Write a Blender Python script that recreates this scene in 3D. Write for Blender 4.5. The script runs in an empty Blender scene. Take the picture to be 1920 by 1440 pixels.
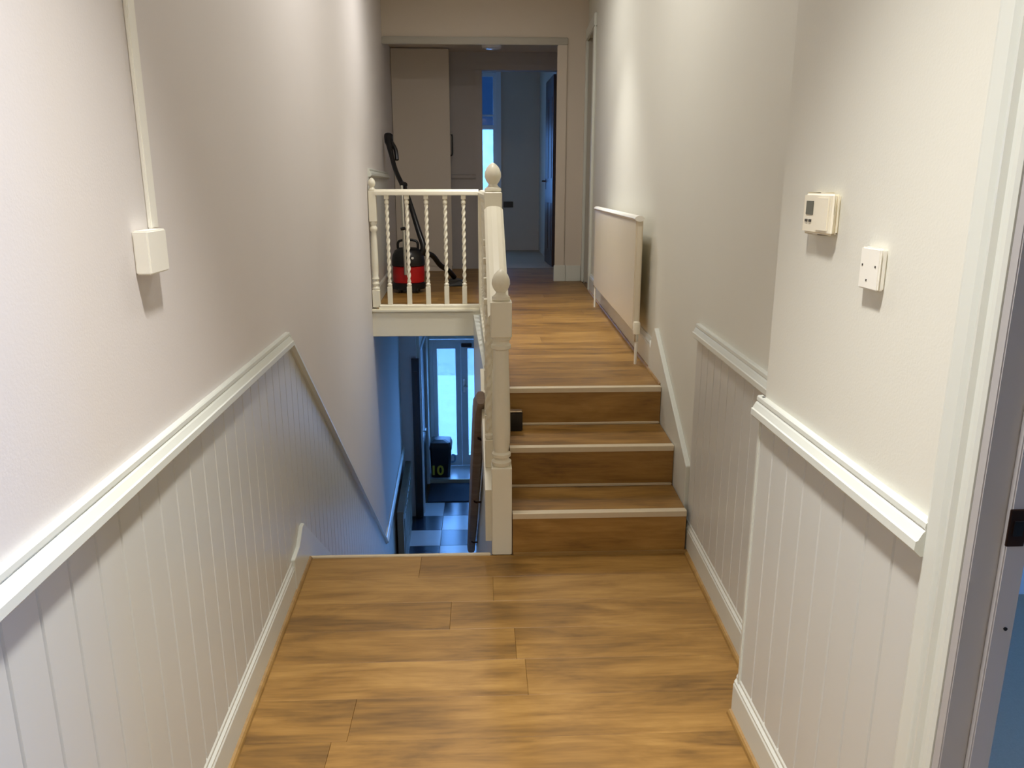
import bpy, bmesh, math, random
from mathutils import Vector, Matrix
random.seed(7)
scene = bpy.context.scene
COL = scene.collection

# ------------------------------------------------------------------ camera
cam_d = bpy.data.cameras.new('camera'); cam = bpy.data.objects.new('camera', cam_d); COL.objects.link(cam)
cam_d.sensor_width = 36; cam_d.lens = 36 * 1460 / 1920; cam_d.clip_start = .02
d = Vector((-60 / 1460, 370 / 1460, -1)).normalized()          # the corridor direction in camera axes
up = Vector((0, -d.z, d.y)).normalized()
xr = d.cross(up)
cam.matrix_world = Matrix(((xr.x, xr.y, xr.z, 0), (d.x, d.y, d.z, 0), (up.x, up.y, up.z, 1.55), (0, 0, 0, 1)))
scene.camera = cam
# ------------------------------------------------------------------ world, lights, exposure
scene.view_settings.view_transform = 'Standard'; scene.view_settings.look = 'None'
scene.view_settings.gamma = 1; scene.view_settings.use_curve_mapping = False
scene.view_settings.exposure = 0.12
w = bpy.data.worlds.new('daylight'); scene.world = w; w.use_nodes = True
bg = w.node_tree.nodes['Background']; bg.inputs[0].default_value = (.16, .43, 1.14, 1); bg.inputs[1].default_value = 13.0
scene.cycles.max_bounces = 16; scene.cycles.diffuse_bounces = 9; scene.cycles.transparent_max_bounces = 12

def spot(x, y, z, power, size=75, blend=.7, col=(1, .975, .94), r=.10):
    l = bpy.data.lights.new('downlight_or_fill', 'SPOT'); l.energy = power; l.spot_size = math.radians(size); l.spot_blend = blend
    l.color = col; l.shadow_soft_size = r
    o = bpy.data.objects.new('downlight_or_fill', l); COL.objects.link(o); o.location = (x, y, z); return o
spot(.02, 1.15, 3.31, 430, 74, 1)
spot(.26, 5.55, 3.31, 170, 86, 1)
spot(.0, -1.30, 3.31, 250, 112, 1)  # fill added behind the viewer, no fitting known there
def fill_light(x, y, z, power, r=.12):  # disk fills added to lift the ambient level, no fittings there
    l = bpy.data.lights.new('fill_light', 'AREA'); l.shape = 'DISK'; l.size = 2 * r; l.energy = power; l.color = (1, .975, .94)
    o = bpy.data.objects.new('fill_light', l); COL.objects.link(o); o.location = (x, y, z)
fill_light(.0, 3.6, 3.32, 18)
fill_light(.0, 5.9, 3.32, 19)

def portal(loc, rot, sx, sy):
    l = bpy.data.lights.new('portal', 'AREA'); l.shape = 'RECTANGLE'; l.size = sx; l.size_y = sy
    o = bpy.data.objects.new('portal', l); COL.objects.link(o); o.location = loc; o.rotation_euler = rot
    l.cycles.is_portal = True
portal((-.35, 11.06, -1.5), (math.radians(-90), 0, 0), .9, 2.0)
portal((-.4, 12.66, 2.2), (math.radians(-90), 0, 0), 1.5, 2.1)
portal((-1.9, 12.66, 2.2), (math.radians(-90), 0, 0), 1.0, 2.1)
portal((.95, 11.08, -1.0), (math.radians(-90), 0, 0), 1.5, 1.8)
portal((4.36, .9, 1.5), (0, math.radians(90), 0), 1.4, 1.6)

# ------------------------------------------------------------------ materials
def S(r, g, b):
    f = lambda c: (c / 255 / 12.92) if c / 255 <= .04045 else ((c / 255 + .055) / 1.055) ** 2.4
    return (f(r), f(g), f(b), 1)
def mat(name, col, rough=.5, metal=0, noise=0, scale=40, bump=0, bscale=300, coat=0):
    m = bpy.data.materials.new(name); m.use_nodes = True; nt = m.node_tree; p = nt.nodes['Principled BSDF']
    p.inputs['Base Color'].default_value = col; p.inputs['Roughness'].default_value = rough; p.inputs['Metallic'].default_value = metal
    p.inputs['Coat Weight'].default_value = coat
    tc = nt.nodes.new('ShaderNodeTexCoord')
    if noise:
        n = nt.nodes.new('ShaderNodeTexNoise'); n.inputs['Scale'].default_value = scale; n.inputs['Detail'].default_value = 4
        nt.links.new(tc.outputs['Object'], n.inputs['Vector'])
        mx = nt.nodes.new('ShaderNodeMix'); mx.data_type = 'RGBA'
        mx.inputs['A'].default_value = tuple(c * (1 - noise) for c in col[:3]) + (1,); mx.inputs['B'].default_value = tuple(min(1, c * (1 + noise)) for c in col[:3]) + (1,)
        nt.links.new(n.outputs['Fac'], mx.inputs['Factor']); nt.links.new(mx.outputs['Result'], p.inputs['Base Color'])
    if bump:
        n = nt.nodes.new('ShaderNodeTexNoise'); n.inputs['Scale'].default_value = bscale; n.inputs['Detail'].default_value = 2
        nt.links.new(tc.outputs['Object'], n.inputs['Vector'])
        b = nt.nodes.new('ShaderNodeBump'); b.inputs['Strength'].default_value = bump; b.inputs['Distance'].default_value = .002
        nt.links.new(n.outputs['Fac'], b.inputs['Height']); nt.links.new(b.outputs['Normal'], p.inputs['Normal'])
    return m
def wood(name, dark, mid, light, rough=.32, sx=1.1, sy=13):
    m = bpy.data.materials.new(name); m.use_nodes = True; nt = m.node_tree; p = nt.nodes['Principled BSDF']; L = nt.links.new
    tc = nt.nodes.new('ShaderNodeTexCoord'); oi = nt.nodes.new('ShaderNodeObjectInfo')
    mp = nt.nodes.new('ShaderNodeMapping'); mp.inputs['Scale'].default_value = (sx, sy, sy)
    L(tc.outputs['Object'], mp.inputs['Vector'])
    mu = nt.nodes.new('ShaderNodeMath'); mu.operation = 'MULTIPLY'; mu.inputs[1].default_value = 57; L(oi.outputs['Random'], mu.inputs[0])
    n = nt.nodes.new('ShaderNodeTexNoise'); n.noise_dimensions = '4D'; n.inputs['Scale'].default_value = 1; n.inputs['Detail'].default_value = 5; n.inputs['Roughness'].default_value = .6; n.inputs['Distortion'].default_value = .6
    L(mp.outputs['Vector'], n.inputs['Vector']); L(mu.outputs[0], n.inputs['W'])
    mp2 = nt.nodes.new('ShaderNodeMapping'); mp2.inputs['Scale'].default_value = (sx * 3, sy * 9, sy * 9); L(tc.outputs['Object'], mp2.inputs['Vector'])
    n2 = nt.nodes.new('ShaderNodeTexNoise'); n2.noise_dimensions = '4D'; n2.inputs['Scale'].default_value = 1; n2.inputs['Detail'].default_value = 3
    L(mp2.outputs['Vector'], n2.inputs['Vector']); L(mu.outputs[0], n2.inputs['W'])
    a = nt.nodes.new('ShaderNodeMath'); a.operation = 'MULTIPLY_ADD'; a.inputs[1].default_value = .3; L(n2.outputs['Fac'], a.inputs[0]); L(n.outputs['Fac'], a.inputs[2])
    b = nt.nodes.new('ShaderNodeMath'); b.operation = 'MULTIPLY_ADD'; b.inputs[1].default_value = .16; L(oi.outputs['Random'], b.inputs[0]); L(a.outputs[0], b.inputs[2])
    cr = nt.nodes.new('ShaderNodeValToRGB'); e = cr.color_ramp.elements
    e[0].position = .48; e[0].color = dark; e[1].position = .95; e[1].color = light
    x = e.new(.70); x.color = mid
    L(b.outputs[0], cr.inputs['Fac']); L(cr.outputs['Color'], p.inputs['Base Color'])
    p.inputs['Roughness'].default_value = rough
    return m
def glass(name, frost=0.0, tcol=(.55, .57, .57, 1)):
    m = bpy.data.materials.new(name); m.use_nodes = True; nt = m.node_tree; L = nt.links.new
    nt.nodes.remove(nt.nodes['Principled BSDF']); out = nt.nodes['Material Output']
    t = nt.nodes.new('ShaderNodeBsdfTransparent'); t.inputs['Color'].default_value = (.93, .96, .95, 1)
    g = nt.nodes.new('ShaderNodeBsdfGlossy'); g.inputs['Roughness'].default_value = .05
    fr = nt.nodes.new('ShaderNodeFresnel'); fr.inputs['IOR'].default_value = 1.3
    base = t
    if frost:
        tr = nt.nodes.new('ShaderNodeBsdfTranslucent'); tr.inputs['Color'].default_value = tcol
        tc = nt.nodes.new('ShaderNodeTexCoord'); n = nt.nodes.new('ShaderNodeTexNoise'); n.inputs['Scale'].default_value = 9; n.inputs['Detail'].default_value = 3
        L(tc.outputs['Object'], n.inputs['Vector'])
        mr = nt.nodes.new('ShaderNodeMapRange'); mr.inputs['To Min'].default_value = min(.999, frost - .2 + .2 * (frost >= 1)); mr.inputs['To Max'].default_value = min(1, frost + .2); L(n.outputs['Fac'], mr.inputs['Value'])
        mx = nt.nodes.new('ShaderNodeMixShader'); L(mr.outputs[0], mx.inputs[0]); L(t.outputs[0], mx.inputs[1]); L(tr.outputs[0], mx.inputs[2]); base = mx
    m2 = nt.nodes.new('ShaderNodeMixShader'); L(fr.outputs[0], m2.inputs[0]); L(base.outputs[0], m2.inputs[1]); L(g.outputs[0], m2.inputs[2])
    L(m2.outputs[0], out.inputs['Surface'])
    return m
M = dict(
    wall=mat('wall_paint', S(217, 216, 205), .75, noise=.02, scale=3, bump=.12, bscale=180),
    wall_l=mat('pinkish_white_wall_paint', S(217, 212, 209), .75, noise=.02, scale=3, bump=.12, bscale=180),
    lobby=mat('lobby_paint', S(206, 196, 182), .7, bump=.1, bscale=180), lobby2=mat('grey_lobby_paint', S(168, 163, 160), .7, bump=.1, bscale=180), trimg=mat('grey_trim_paint', S(172, 168, 156), .45, noise=.02), jamb=mat('shade_grey_jamb_paint', S(172, 170, 170), .4, noise=.03, scale=12),  # jamb grey carries the doorway's shade in its colour
    front=mat('front_room_paint', S(210, 192, 170), .7, bump=.1, bscale=180),
    blue=mat('pale_blue', S(150, 190, 226), .6, bump=.1, bscale=180),  # pale blue base colour for side room walls and bin handle
    ceil=mat('ceiling_paint', S(236, 232, 226), .85, bump=.08, bscale=150),
    gloss=mat('white_gloss_paint', S(212, 215, 207), .32, noise=.015, scale=6),
    panel=mat('panel_satin_paint', S(203, 204, 199), .36, noise=.02, scale=5),
    post=mat('cream_gloss_paint', S(230, 225, 205), .34, noise=.02, scale=8),
    plank=wood('oak_laminate', S(96, 68, 28), S(138, 101, 46), S(168, 129, 68), .44, 2.4, 11),
    riser=wood('oak_laminate_riser', S(106, 74, 32), S(148, 108, 50), S(174, 133, 70), .44, 2.4, 11),
    bead=wood('oak_beading', S(128, 98, 52), S(150, 116, 64), S(170, 136, 80), .4),
    slab=mat('screed', S(120, 100, 80), .9, noise=.1),
    alu=mat('champagne_metal_edging', S(214, 200, 172), .42, .25, noise=.03, scale=30),
    plastic=mat('white_plastic', S(240, 238, 228), .35, noise=.01),
    cream=mat('ivory_plastic', S(240, 234, 214), .35, noise=.01),
    grey=mat('lcd_grey', S(92, 94, 84), .2, noise=.05),
    dot=mat('dark_recess', S(70, 66, 60), .6, noise=.05),
    black=mat('black_plastic', S(18, 17, 19), .3, noise=.1),
    radp=mat('cream_radiator_enamel', S(222, 212, 190), .34, noise=.02, scale=8),
    red=mat('red_plastic', S(190, 20, 26), .28, noise=.05),
    chrome=mat('brushed_chrome', S(210, 208, 200), .22, 1, noise=.03),
    brown=mat('dark_brown_wood', S(58, 38, 28), .3, noise=.25, scale=14),
    rail=wood('aged_rail_wood', S(100, 86, 76), S(130, 114, 102), S(155, 138, 124), .42),
    bronze=mat('dark_bronze', S(58, 40, 32), .38, .7, noise=.2),
    carpet=mat('blue_grey_carpet', S(176, 156, 128), .95, noise=.12, scale=200, bump=.4, bscale=400),
    tile_l=mat('white_vinyl_tile', S(222, 226, 228), .2, noise=.03, scale=8),
    tile_d=mat('dark_vinyl_tile', S(44, 52, 66), .2, noise=.1, scale=8),
    mat_=mat('door_mat', S(64, 74, 84), .95, noise=.2, scale=120, bump=.5),
    upvc=mat('white_upvc', S(226, 230, 232), .3, noise=.01),
    gasket=mat('black_gasket', S(20, 22, 26), .5, noise=.1),
    frost=glass('frosted_glass', .22), obscure=glass('obscured_glass', .75),
    clear=glass('window_glass'),
    yellow=mat('yellow_paint', S(214, 196, 60), .5, noise=.05),
    bin=mat('black_bin_plastic', S(24, 25, 30), .45, noise=.1),
    blind=glass('blue_grey_blind_fabric', 1.0, (.115, .14, .165, 1)),
    pave=mat('pale_paving', S(104, 104, 102), .9, noise=.12, scale=3),
    road=mat('asphalt', S(50, 51, 54), .9, noise=.2, scale=6),
    coverw=mat('olive_brown_board', S(112, 98, 72), .45, noise=.12, scale=12),
    darkpaint=mat('dark_door_paint', S(52, 44, 44), .4, noise=.15, scale=12),
    opal=mat('opal_plastic', S(232, 236, 238), .15, noise=.01),
)

# ------------------------------------------------------------------ mesh helpers
class B:
    def __init__(s): s.bm = bmesh.new()
    def hexa(s, p):                                   # 8 points: 4 bottom, 4 top, same winding
        v = [s.bm.verts.new(q) for q in p]
        for f in ((3, 2, 1, 0), (4, 5, 6, 7), (0, 1, 5, 4), (1, 2, 6, 5), (2, 3, 7, 6), (3, 0, 4, 7)): s.bm.faces.new([v[i] for i in f])
        return s
    def box(s, x0, x1, y0, y1, z0, z1):
        return s.hexa([(x0, y0, z0), (x1, y0, z0), (x1, y1, z0), (x0, y1, z0), (x0, y0, z1), (x1, y0, z1), (x1, y1, z1), (x0, y1, z1)])
    def wbox(s, fx, y0, y1, o0, o1, z0, z1):          # a box along a wall line x = fx(y) + offset
        a0, a1, b0, b1 = fx(y0) + o0, fx(y0) + o1, fx(y1) + o0, fx(y1) + o1
        return s.hexa([(a0, y0, z0), (a1, y0, z0), (b1, y1, z0), (b0, y1, z0), (a0, y0, z1), (a1, y0, z1), (b1, y1, z1), (b0, y1, z1)])
    def loft(s, A, Bp, caps=True):                    # two matching rings of points
        a = [s.bm.verts.new(q) for q in A]; b = [s.bm.verts.new(q) for q in Bp]; n = len(a)
        if caps: s.bm.faces.new(a[::-1]); s.bm.faces.new(b)
        for i in range(n): s.bm.faces.new((a[i], a[(i + 1) % n], b[(i + 1) % n], b[i]))
        return s
    def wpoly(s, fx, pts, o0, o1):                    # a (y,z) outline with a thickness o0..o1 off the wall
        return s.loft([(fx(y) + o0, y, z) for y, z in pts], [(fx(y) + o1, y, z) for y, z in pts])
    def wprof(s, fx, y0, y1, prof, z0, z1, sgn=1):    # a moulding profile (o,z) run along the wall from (y0,z0) to (y1,z1)
        return s.loft([(fx(y0) + sgn * o, y0, z0 + z) for o, z in prof], [(fx(y1) + sgn * o, y1, z1 + z) for o, z in prof])
    def rings(s, R, caps=True):
        V = [[s.bm.verts.new(q) for q in r] for r in R]; n = len(V[0])
        for a, b in zip(V, V[1:]):
            for i in range(n): s.bm.faces.new((a[i], a[(i + 1) % n], b[(i + 1) % n], b[i]))
        if caps: s.bm.faces.new(V[0][::-1]); s.bm.faces.new(V[-1])
        return s
    def lathe(s, cx, cy, prof, n=20, ax='z'):          # prof: (r, z)
        R = []
        for r, z in prof:
            R.append([(cx + r * math.cos(2 * math.pi * i / n), cy + r * math.sin(2 * math.pi * i / n), z) for i in range(n)])
        return s.rings(R)
    def sq(s, cx, cy, h, z0, z1, c=.004):              # a square post piece with chamfered arrises
        def ring(k, z): return [(cx + a * k, cy + b * k, z) for a, b in ((-h + c, -h), (h - c, -h), (h, -h + c), (h, h - c), (h - c, h), (-h + c, h), (-h, h - c), (-h, -h + c))]
        return s.rings([ring(1 - c / h, z0), ring(1, z0 + c), ring(1, z1 - c), ring(1 - c / h, z1)])
    def tube(s, pts, r, n=10, sub=6):
        P = [Vector(p) for p in pts]
        if sub > 1 and len(P) > 2:
            Q = []
            for i in range(len(P) - 1):
                p0, p1, p2, p3 = P[max(i - 1, 0)], P[i], P[i + 1], P[min(i + 2, len(P) - 1)]
                for k in range(sub):
                    t = k / sub
                    Q.append(.5 * ((2 * p1) + (p2 - p0) * t + (2 * p0 - 5 * p1 + 4 * p2 - p3) * t * t + (3 * p1 - p0 - 3 * p2 + p3) * t ** 3))
            Q.append(P[-1]); P = Q
        rr = r if callable(r) else (lambda t: r)
        R = []; last = None
        for i, p in enumerate(P):
            tdir = (P[min(i + 1, len(P) - 1)] - P[max(i - 1, 0)]).normalized()
            if last is None: last = tdir.orthogonal().normalized()
            a = (last - tdir * last.dot(tdir)).normalized(); last = a; b = tdir.cross(a)
            q = rr(i / (len(P) - 1))
            R.append([p + (a * math.cos(2 * math.pi * k / n) + b * math.sin(2 * math.pi * k / n)) * q for k in range(n)])
        return s.rings(R)
    def build(s, name, m, parent=None, smooth=False, bevel=0, label=None, cat=None, group=None, kind=None, segs=2, mesh_only=False):
        bm = s.bm; bmesh.ops.recalc_face_normals(bm, faces=bm.faces)
        if bevel: bmesh.ops.bevel(bm, geom=bm.edges[:], offset=bevel, segments=segs, affect='EDGES', clamp_overlap=True)
        if parent is not None:
            org = wloc(parent)
        else:
            xs = [v.co for v in bm.verts]
            lo = Vector([min(c[i] for c in xs) for i in range(3)]); hi = Vector([max(c[i] for c in xs) for i in range(3)])
            org = Vector(((lo.x + hi.x) / 2, (lo.y + hi.y) / 2, lo.z))
        bmesh.ops.translate(bm, verts=bm.verts, vec=-org)
        me = bpy.data.meshes.new(name); bm.to_mesh(me); bm.free(); me.materials.append(M[m] if isinstance(m, str) else m)
        if smooth:
            for p in me.polygons: p.use_smooth = True
            try: me.set_sharp_from_angle(angle=math.radians(40))
            except Exception: pass
        o = bpy.data.objects.new(name, me); COL.objects.link(o)
        if parent is not None: o.parent = parent
        else: o.location = org
        return tag(o, label, cat, group, kind)
def wloc(o):
    v = Vector(o.location)
    return v + wloc(o.parent) if o.parent else v
def tag(o, label=None, cat=None, group=None, kind=None):
    if label: o['label'] = label
    if cat: o['category'] = cat
    if group: o['group'] = group
    if kind: o['kind'] = kind
    return o
def empty(name, loc, label=None, cat=None, group=None, kind=None):
    o = bpy.data.objects.new(name, None); COL.objects.link(o); o.location = loc; o.empty_display_size = .1
    return tag(o, label, cat, group, kind)
ST = dict(kind='structure')

# wall lines (x as a function of y), floor levels
fL = lambda y: -.722 - .036 * (y - 1.85)
fR = lambda y: .905 + .036 * (y - 3.1)
fP = lambda y: .765
fW = lambda y: .055 - .037 * (min(y, 6.32) - 3.1)
U, LZ, CZ = .57, -2.5, 3.34
RY = (3.095, 3.41, 3.77)
SL = -.72                                             # pitch of the lower flight

# ------------------------------------------------------------------ shell: walls
wall_left = B().wpoly(fL, [(-2, -2.7), (11, -2.7), (11, .45), (9.66, .45), (9.66, 3.4), (-2, 3.4)], -.12, 0).build('wall_left', 'wall_l', label='long plain painted wall on the left of hall and stairwell', **ST)
wr = B()
wr.wbox(fR, 1.98, 7.62, 0, .12, -.3, 3.4); wr.wbox(fR, 7.62, 8.26, 0, .12, 2.97, 3.4); wr.wbox(fR, 8.26, 8.5, 0, .12, -.3, 3.4)
wall_right = wr.build('wall_right', 'wall', label='painted right wall behind radiator and white panelling', **ST)
wn = B()
wn.box(.765, .80, 1.09, 2.0, -.2, 3.4); wn.box(.80, 1.0, 1.9, 2.0, -.2, 3.4); wn.box(.765, .80, -2, .16, -.2, 3.4); wn.box(.765, .80, .16, 1.09, 2.12, 3.4)
wall_near = wn.build('wall_right', 'wall', label='near right wall that juts out, holding thermostat and wall plate', **ST)
B().box(-1.2, 4.4, -2.12, -2, -.2, 3.4).build('wall_back', 'wall', label='wall behind the viewer closing the landing', **ST)
we = B()
we.box(-1.14, 1.22, 8.33, 8.46, 2.94, 3.4); we.box(.80, 1.22, 8.33, 8.46, U - .02, 2.94)
wall_end = we.build('wall_end', 'lobby', label='wall above and beside the wide opening at hall end', **ST)
ww = B()
ww.wpoly(fW, [(3.2, LZ - .1), (6.42, LZ - .1), (6.42, .36), (6.30, .36), (6.30, .54), (3.85, .54), (3.2, .12)], 0, .07)
wall_well = ww.build('wall_stairwell', 'gloss', label='white wall on the right of the stairwell going down', **ST)
B().box(1.2, 1.3, 7.4, 8.5, .3, 3.4).build('wall_right', 'wall', label='added unseen panel stopping daylight behind the upper right door', **ST)  # panel added behind the door leaf to stop a daylight leak
# lobby and front room walls
wl = B()
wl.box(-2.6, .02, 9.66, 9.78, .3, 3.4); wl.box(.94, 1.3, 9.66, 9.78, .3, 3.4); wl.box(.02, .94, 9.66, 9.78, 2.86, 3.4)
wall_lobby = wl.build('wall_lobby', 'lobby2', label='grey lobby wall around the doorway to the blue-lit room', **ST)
B().box(1.12, 1.24, 8.46, 9.7, .3, 3.4).build('wall_lobby', 'lobby', label='right side wall of the small lobby', **ST)
wf = B()
wf.box(-2.6, -2.4, 12.5, 12.62, .3, 3.6); wf.box(-1.4, -1.15, 12.5, 12.62, .3, 3.6); wf.box(-2.4, -1.4, 12.5, 12.62, .3, 1.17); wf.box(-2.4, -1.4, 12.5, 12.62, 3.28, 3.6); wf.box(.33, 1.3, 12.5, 12.62, .3, 3.6); wf.box(-1.15, .33, 12.5, 12.62, .3, 1.17); wf.box(-1.15, .33, 12.5, 12.62, 3.28, 3.6)
wf.build('wall_front', 'front', label='blue-lit far wall beside the tall sash window', **ST)
B().box(.92, 1.04, 9.78, 12.5, .3, 3.6).build('wall_front_right', 'front', label='blue-lit side wall behind the dark open door', **ST)
B().box(-2.72, -2.6, 9.66, 12.62, .3, 3.6).build('wall_front_left', 'front', label='side wall of the front room, out of view', **ST)
# side room on the right
ws = B()
ws.box(.95, 4.4, 2.7, 2.82, -.2, 3.4)
ws.build('wall_side_room', 'blue', label='blue wall of the room through the near right doorway', **ST)
ws = B(); ws.box(4.2, 4.32, -2.1, .2, -.2, 3.4); ws.box(4.2, 4.32, 1.6, 2.82, -.2, 3.4); ws.box(4.2, 4.32, .2, 1.6, -.2, .75); ws.box(4.2, 4.32, .2, 1.6, 2.3, 3.4)
ws.build('wall_side_room', 'blue', label='outer wall of the side room, out of view', **ST)
# lower hall front wall
wd = B(); wd.box(-1.3, -.75, 10.92, 11.04, LZ - .2, .45); wd.box(-.75, .02, 10.92, 11.04, -.55, .45)
wd.box(.02, .2, 10.92, 11.04, LZ - .2, .45); wd.box(1.7, 1.95, 10.92, 11.04, LZ - .2, .45); wd.box(.2, 1.7, 10.92, 11.04, LZ - .2, -1.9); wd.box(.2, 1.7, 10.92, 11.04, -.1, .45)
wd.box(1.83, 1.95, 6.42, 10.92, LZ - .2, .45); wd.box(.06, 1.95, 6.30, 6.42, LZ - .2, .36)
w3 = B().box(.2, .26, 10.95, 11.0, -1.9, -.1).box(1.64, 1.7, 10.95, 11.0, -1.9, -.1).box(.26, 1.64, 10.95, 11.0, -1.9, -1.84).box(.26, 1.64, 10.95, 11.0, -.16, -.1).build('added_window_3', 'upvc', label='added unseen lower hall window for daylight, behind the stairwell wall', **ST)  # window added out of view so more daylight reaches the lower hall
B().box(.26, 1.64, 10.97, 10.978, -1.84, -.16).build('pane', 'clear', w3)
wd.build('wall_lower_front', 'wall', label='wall around the front door at the foot of stairs', **ST)

# ------------------------------------------------------------------ ceilings
B().box(-1.3, 1.3, -2.1, 8.46, CZ, CZ + .1).build('ceiling', 'ceil', label='white hall ceiling above the frame', **ST)
B().box(-1.4, 1.24, 8.46, 9.66, 3.06, 3.15).build('ceiling', 'lobby', label='lobby ceiling seen under the opening head', **ST)
B().box(-2.7, 1.2, 9.66, 12.6, 3.4, 3.5).build('ceiling', 'ceil', label='front room ceiling', **ST)
B().box(.7, 4.4, -2.1, 2.8, 2.75, 2.85).build('ceiling', 'ceil', label='side room ceiling', **ST)

# ------------------------------------------------------------------ floors and planks
def plank_piece(parent, m, x00, x01, x10, x11, y0, y1, z, t=.012, g=.0003, c=.0008, name='plank'):
    """a board between y0 and y1; x00/x01 are its ends at y0, x10/x11 at y1; chamfered top arris"""
    y0 += g; y1 -= g; x00 += g; x10 += g; x01 -= g; x11 -= g
    r = lambda k, zz: [(x00 + k, y0 + k, zz), (x01 - k, y0 + k, zz), (x11 - k, y1 - k, zz), (x10 + k, y1 - k, zz)]
    return B().rings([r(0, z - t), r(0, z - c), r(c, z)]).build(name, m, parent)
def plank_floor(parent, m, rows, z, xa, xb, seed, L=1.22):
    rnd = random.Random(seed)
    for y0, y1 in rows:
        lo = min(xa(y0), xa(y1)); hi = max(xb(y0), xb(y1))
        cuts = []; c = lo + rnd.uniform(.25, L)
        while c < hi - .15: cuts.append(c); c += L
        e = [None] + cuts + [None]
        for a, b in zip(e, e[1:]):
            plank_piece(parent, m, xa(y0) if a is None else a, xb(y0) if b is None else b, xa(y1) if a is None else a, xb(y1) if b is None else b, y0, y1, z)
floor = B().box(-1.1, .79, -2.1, 3.09, -.24, -.012)
floor.box(.79, 1.0, 1.95, 3.09, -.24, -.012); floor.box(.04, 1.05, 3.09, 3.8, -.24, -.013); floor.box(.12, 1.3, 3.7, 6.5, -.3, -.2)  # slabs below the steps added to close a daylight leak
floor = floor.build('floor', 'slab', label='oak laminate landing floor in the foreground', **ST)
xr_land = lambda y: (fP(y) if y < 1.96 else fR(y)) - .019
rows = []; y = 3.094
while y > -.6: rows.append((y - .1925, y)); y -= .1925
PIECES = []
for y0, y1 in rows:
    if y0 < 1.96 < y1: pass
plank_floor(floor, 'plank', rows, 0, lambda y: fL(y) + .019, lambda y: (.746 if y < 2.0 else fR(y) - .019), 3)
uf = B(); uf.box(.10, 1.25, 3.78, 6.32, .36, U - .012); uf.box(-1.3, 1.95, 6.32, 9.72, .36, U - .012)
floor_up = uf.build('floor', 'slab', label='upper hall oak laminate floor above the short steps', **ST)
rows = []; y = 3.80
while y < 9.6: rows.append((y, min(y + .1925, 9.70))); y += .1925
rows_a = [r for r in rows if r[1] < 6.34]; rows_b = [r for r in rows if r[1] >= 6.34]
plank_floor(floor_up, 'plank', rows_a, U, lambda y: .115, lambda y: fR(y) - .02, 5)
plank_floor(floor_up, 'plank', [r for r in rows_b if r[1] < 8.4], U, lambda y: fL(y) + .02, lambda y: fR(y) - .02, 6)
plank_floor(floor_up, 'plank', [r for r in rows_b if r[1] >= 8.4], U, lambda y: fL(y) + .02, lambda y: (fR(y) - .02 if y < 8.33 else 1.1), 8)
B().box(-2.6, 1.95, 9.72, 12.6, .36, U).build('floor', 'carpet', label='blue-grey carpet of the front room beyond the lobby', **ST)
B().box(.79, 4.3, -2.1, 1.96, -.2, -.002).box(.96, 4.3, 1.96, 2.8, -.2, -.002).build('floor', 'carpet', label='blue-grey carpet of the room on the right', **ST)
# lower hall chequered floor
fl_low = B().box(-1.35, 1.95, 6.2, 10.95, LZ - .2, LZ - .008).build('floor', 'slab', label='chequered tile floor of the lower hall', **ST)
T = .425
for i, y1 in enumerate([9.627 - T * k for k in range(9)]):
    for j in range(-2, 6):
        x0 = -.505 + j * T; x1 = x0 + T
        x0 = max(x0, -1.10); x1 = min(x1, 1.82)
        if x1 - x0 < .02: continue
        dark = (i + j) % 2 == 0
        plank_piece(fl_low, 'tile_d' if dark else 'tile_l', x0, x1, x0, x1, y1 - T, y1, LZ, .008, .0015, .002, 'tile')
vb = B().box(-1.1, .10, 10.34, 10.92, LZ - .008, LZ + .045).build('trim_1', 'tile_l', label='pale raised door sill in front of the front door', **ST)
B().box(-1.05, .10, 10.325, 10.36, LZ - .005, LZ + .052).build('threshold_strip', 'alu', vb, bevel=.004)
dm = B().box(-.735, -.08, 9.64, 10.30, LZ - .007, LZ + .012).build('door_mat', 'mat_', bevel=.004, label='dark blue-grey mat on tiles in front of the door sill', cat='mat')
# descending flight (hidden below the landing edge)
pr = [(3.11, -.01), (3.11, -.1923)]
for k in range(1, 13):
    pr += [(3.11 + .265 * k, -.1923 * k), (3.11 + .265 * k, -.1923 * (k + 1))]
pr[-1] = (pr[-1][0], LZ); pr += [(6.0, LZ - .1), (3.0, -.5), (3.0, -.01)]
B().loft([(fL(3.1) - .0, a, b) for a, b in pr], [(.05 - .03 * (a - 3.1), a, b) for a, b in pr]).build('stairs_down', 'riser', label='flight descending to the lower hall, hidden behind landing edge', **ST)
no = B().box(fL(3.1) + .02, .03, 3.092, 3.116, -.02, .004).build('trim_2', 'alu', bevel=.003, label='cream metal edging along the stairwell edge of the landing', **ST)
# outside ground
B().box(-9, 9, 11.04, 17.3, LZ - .4, LZ - .12).build('ground', 'pave', label='pale paving outside the front door', **ST)
B().box(-30, 30, 17.3, 60, LZ - .5, LZ - .2).build('ground', 'road', label='grey road beyond the paving outside', **ST)

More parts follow.
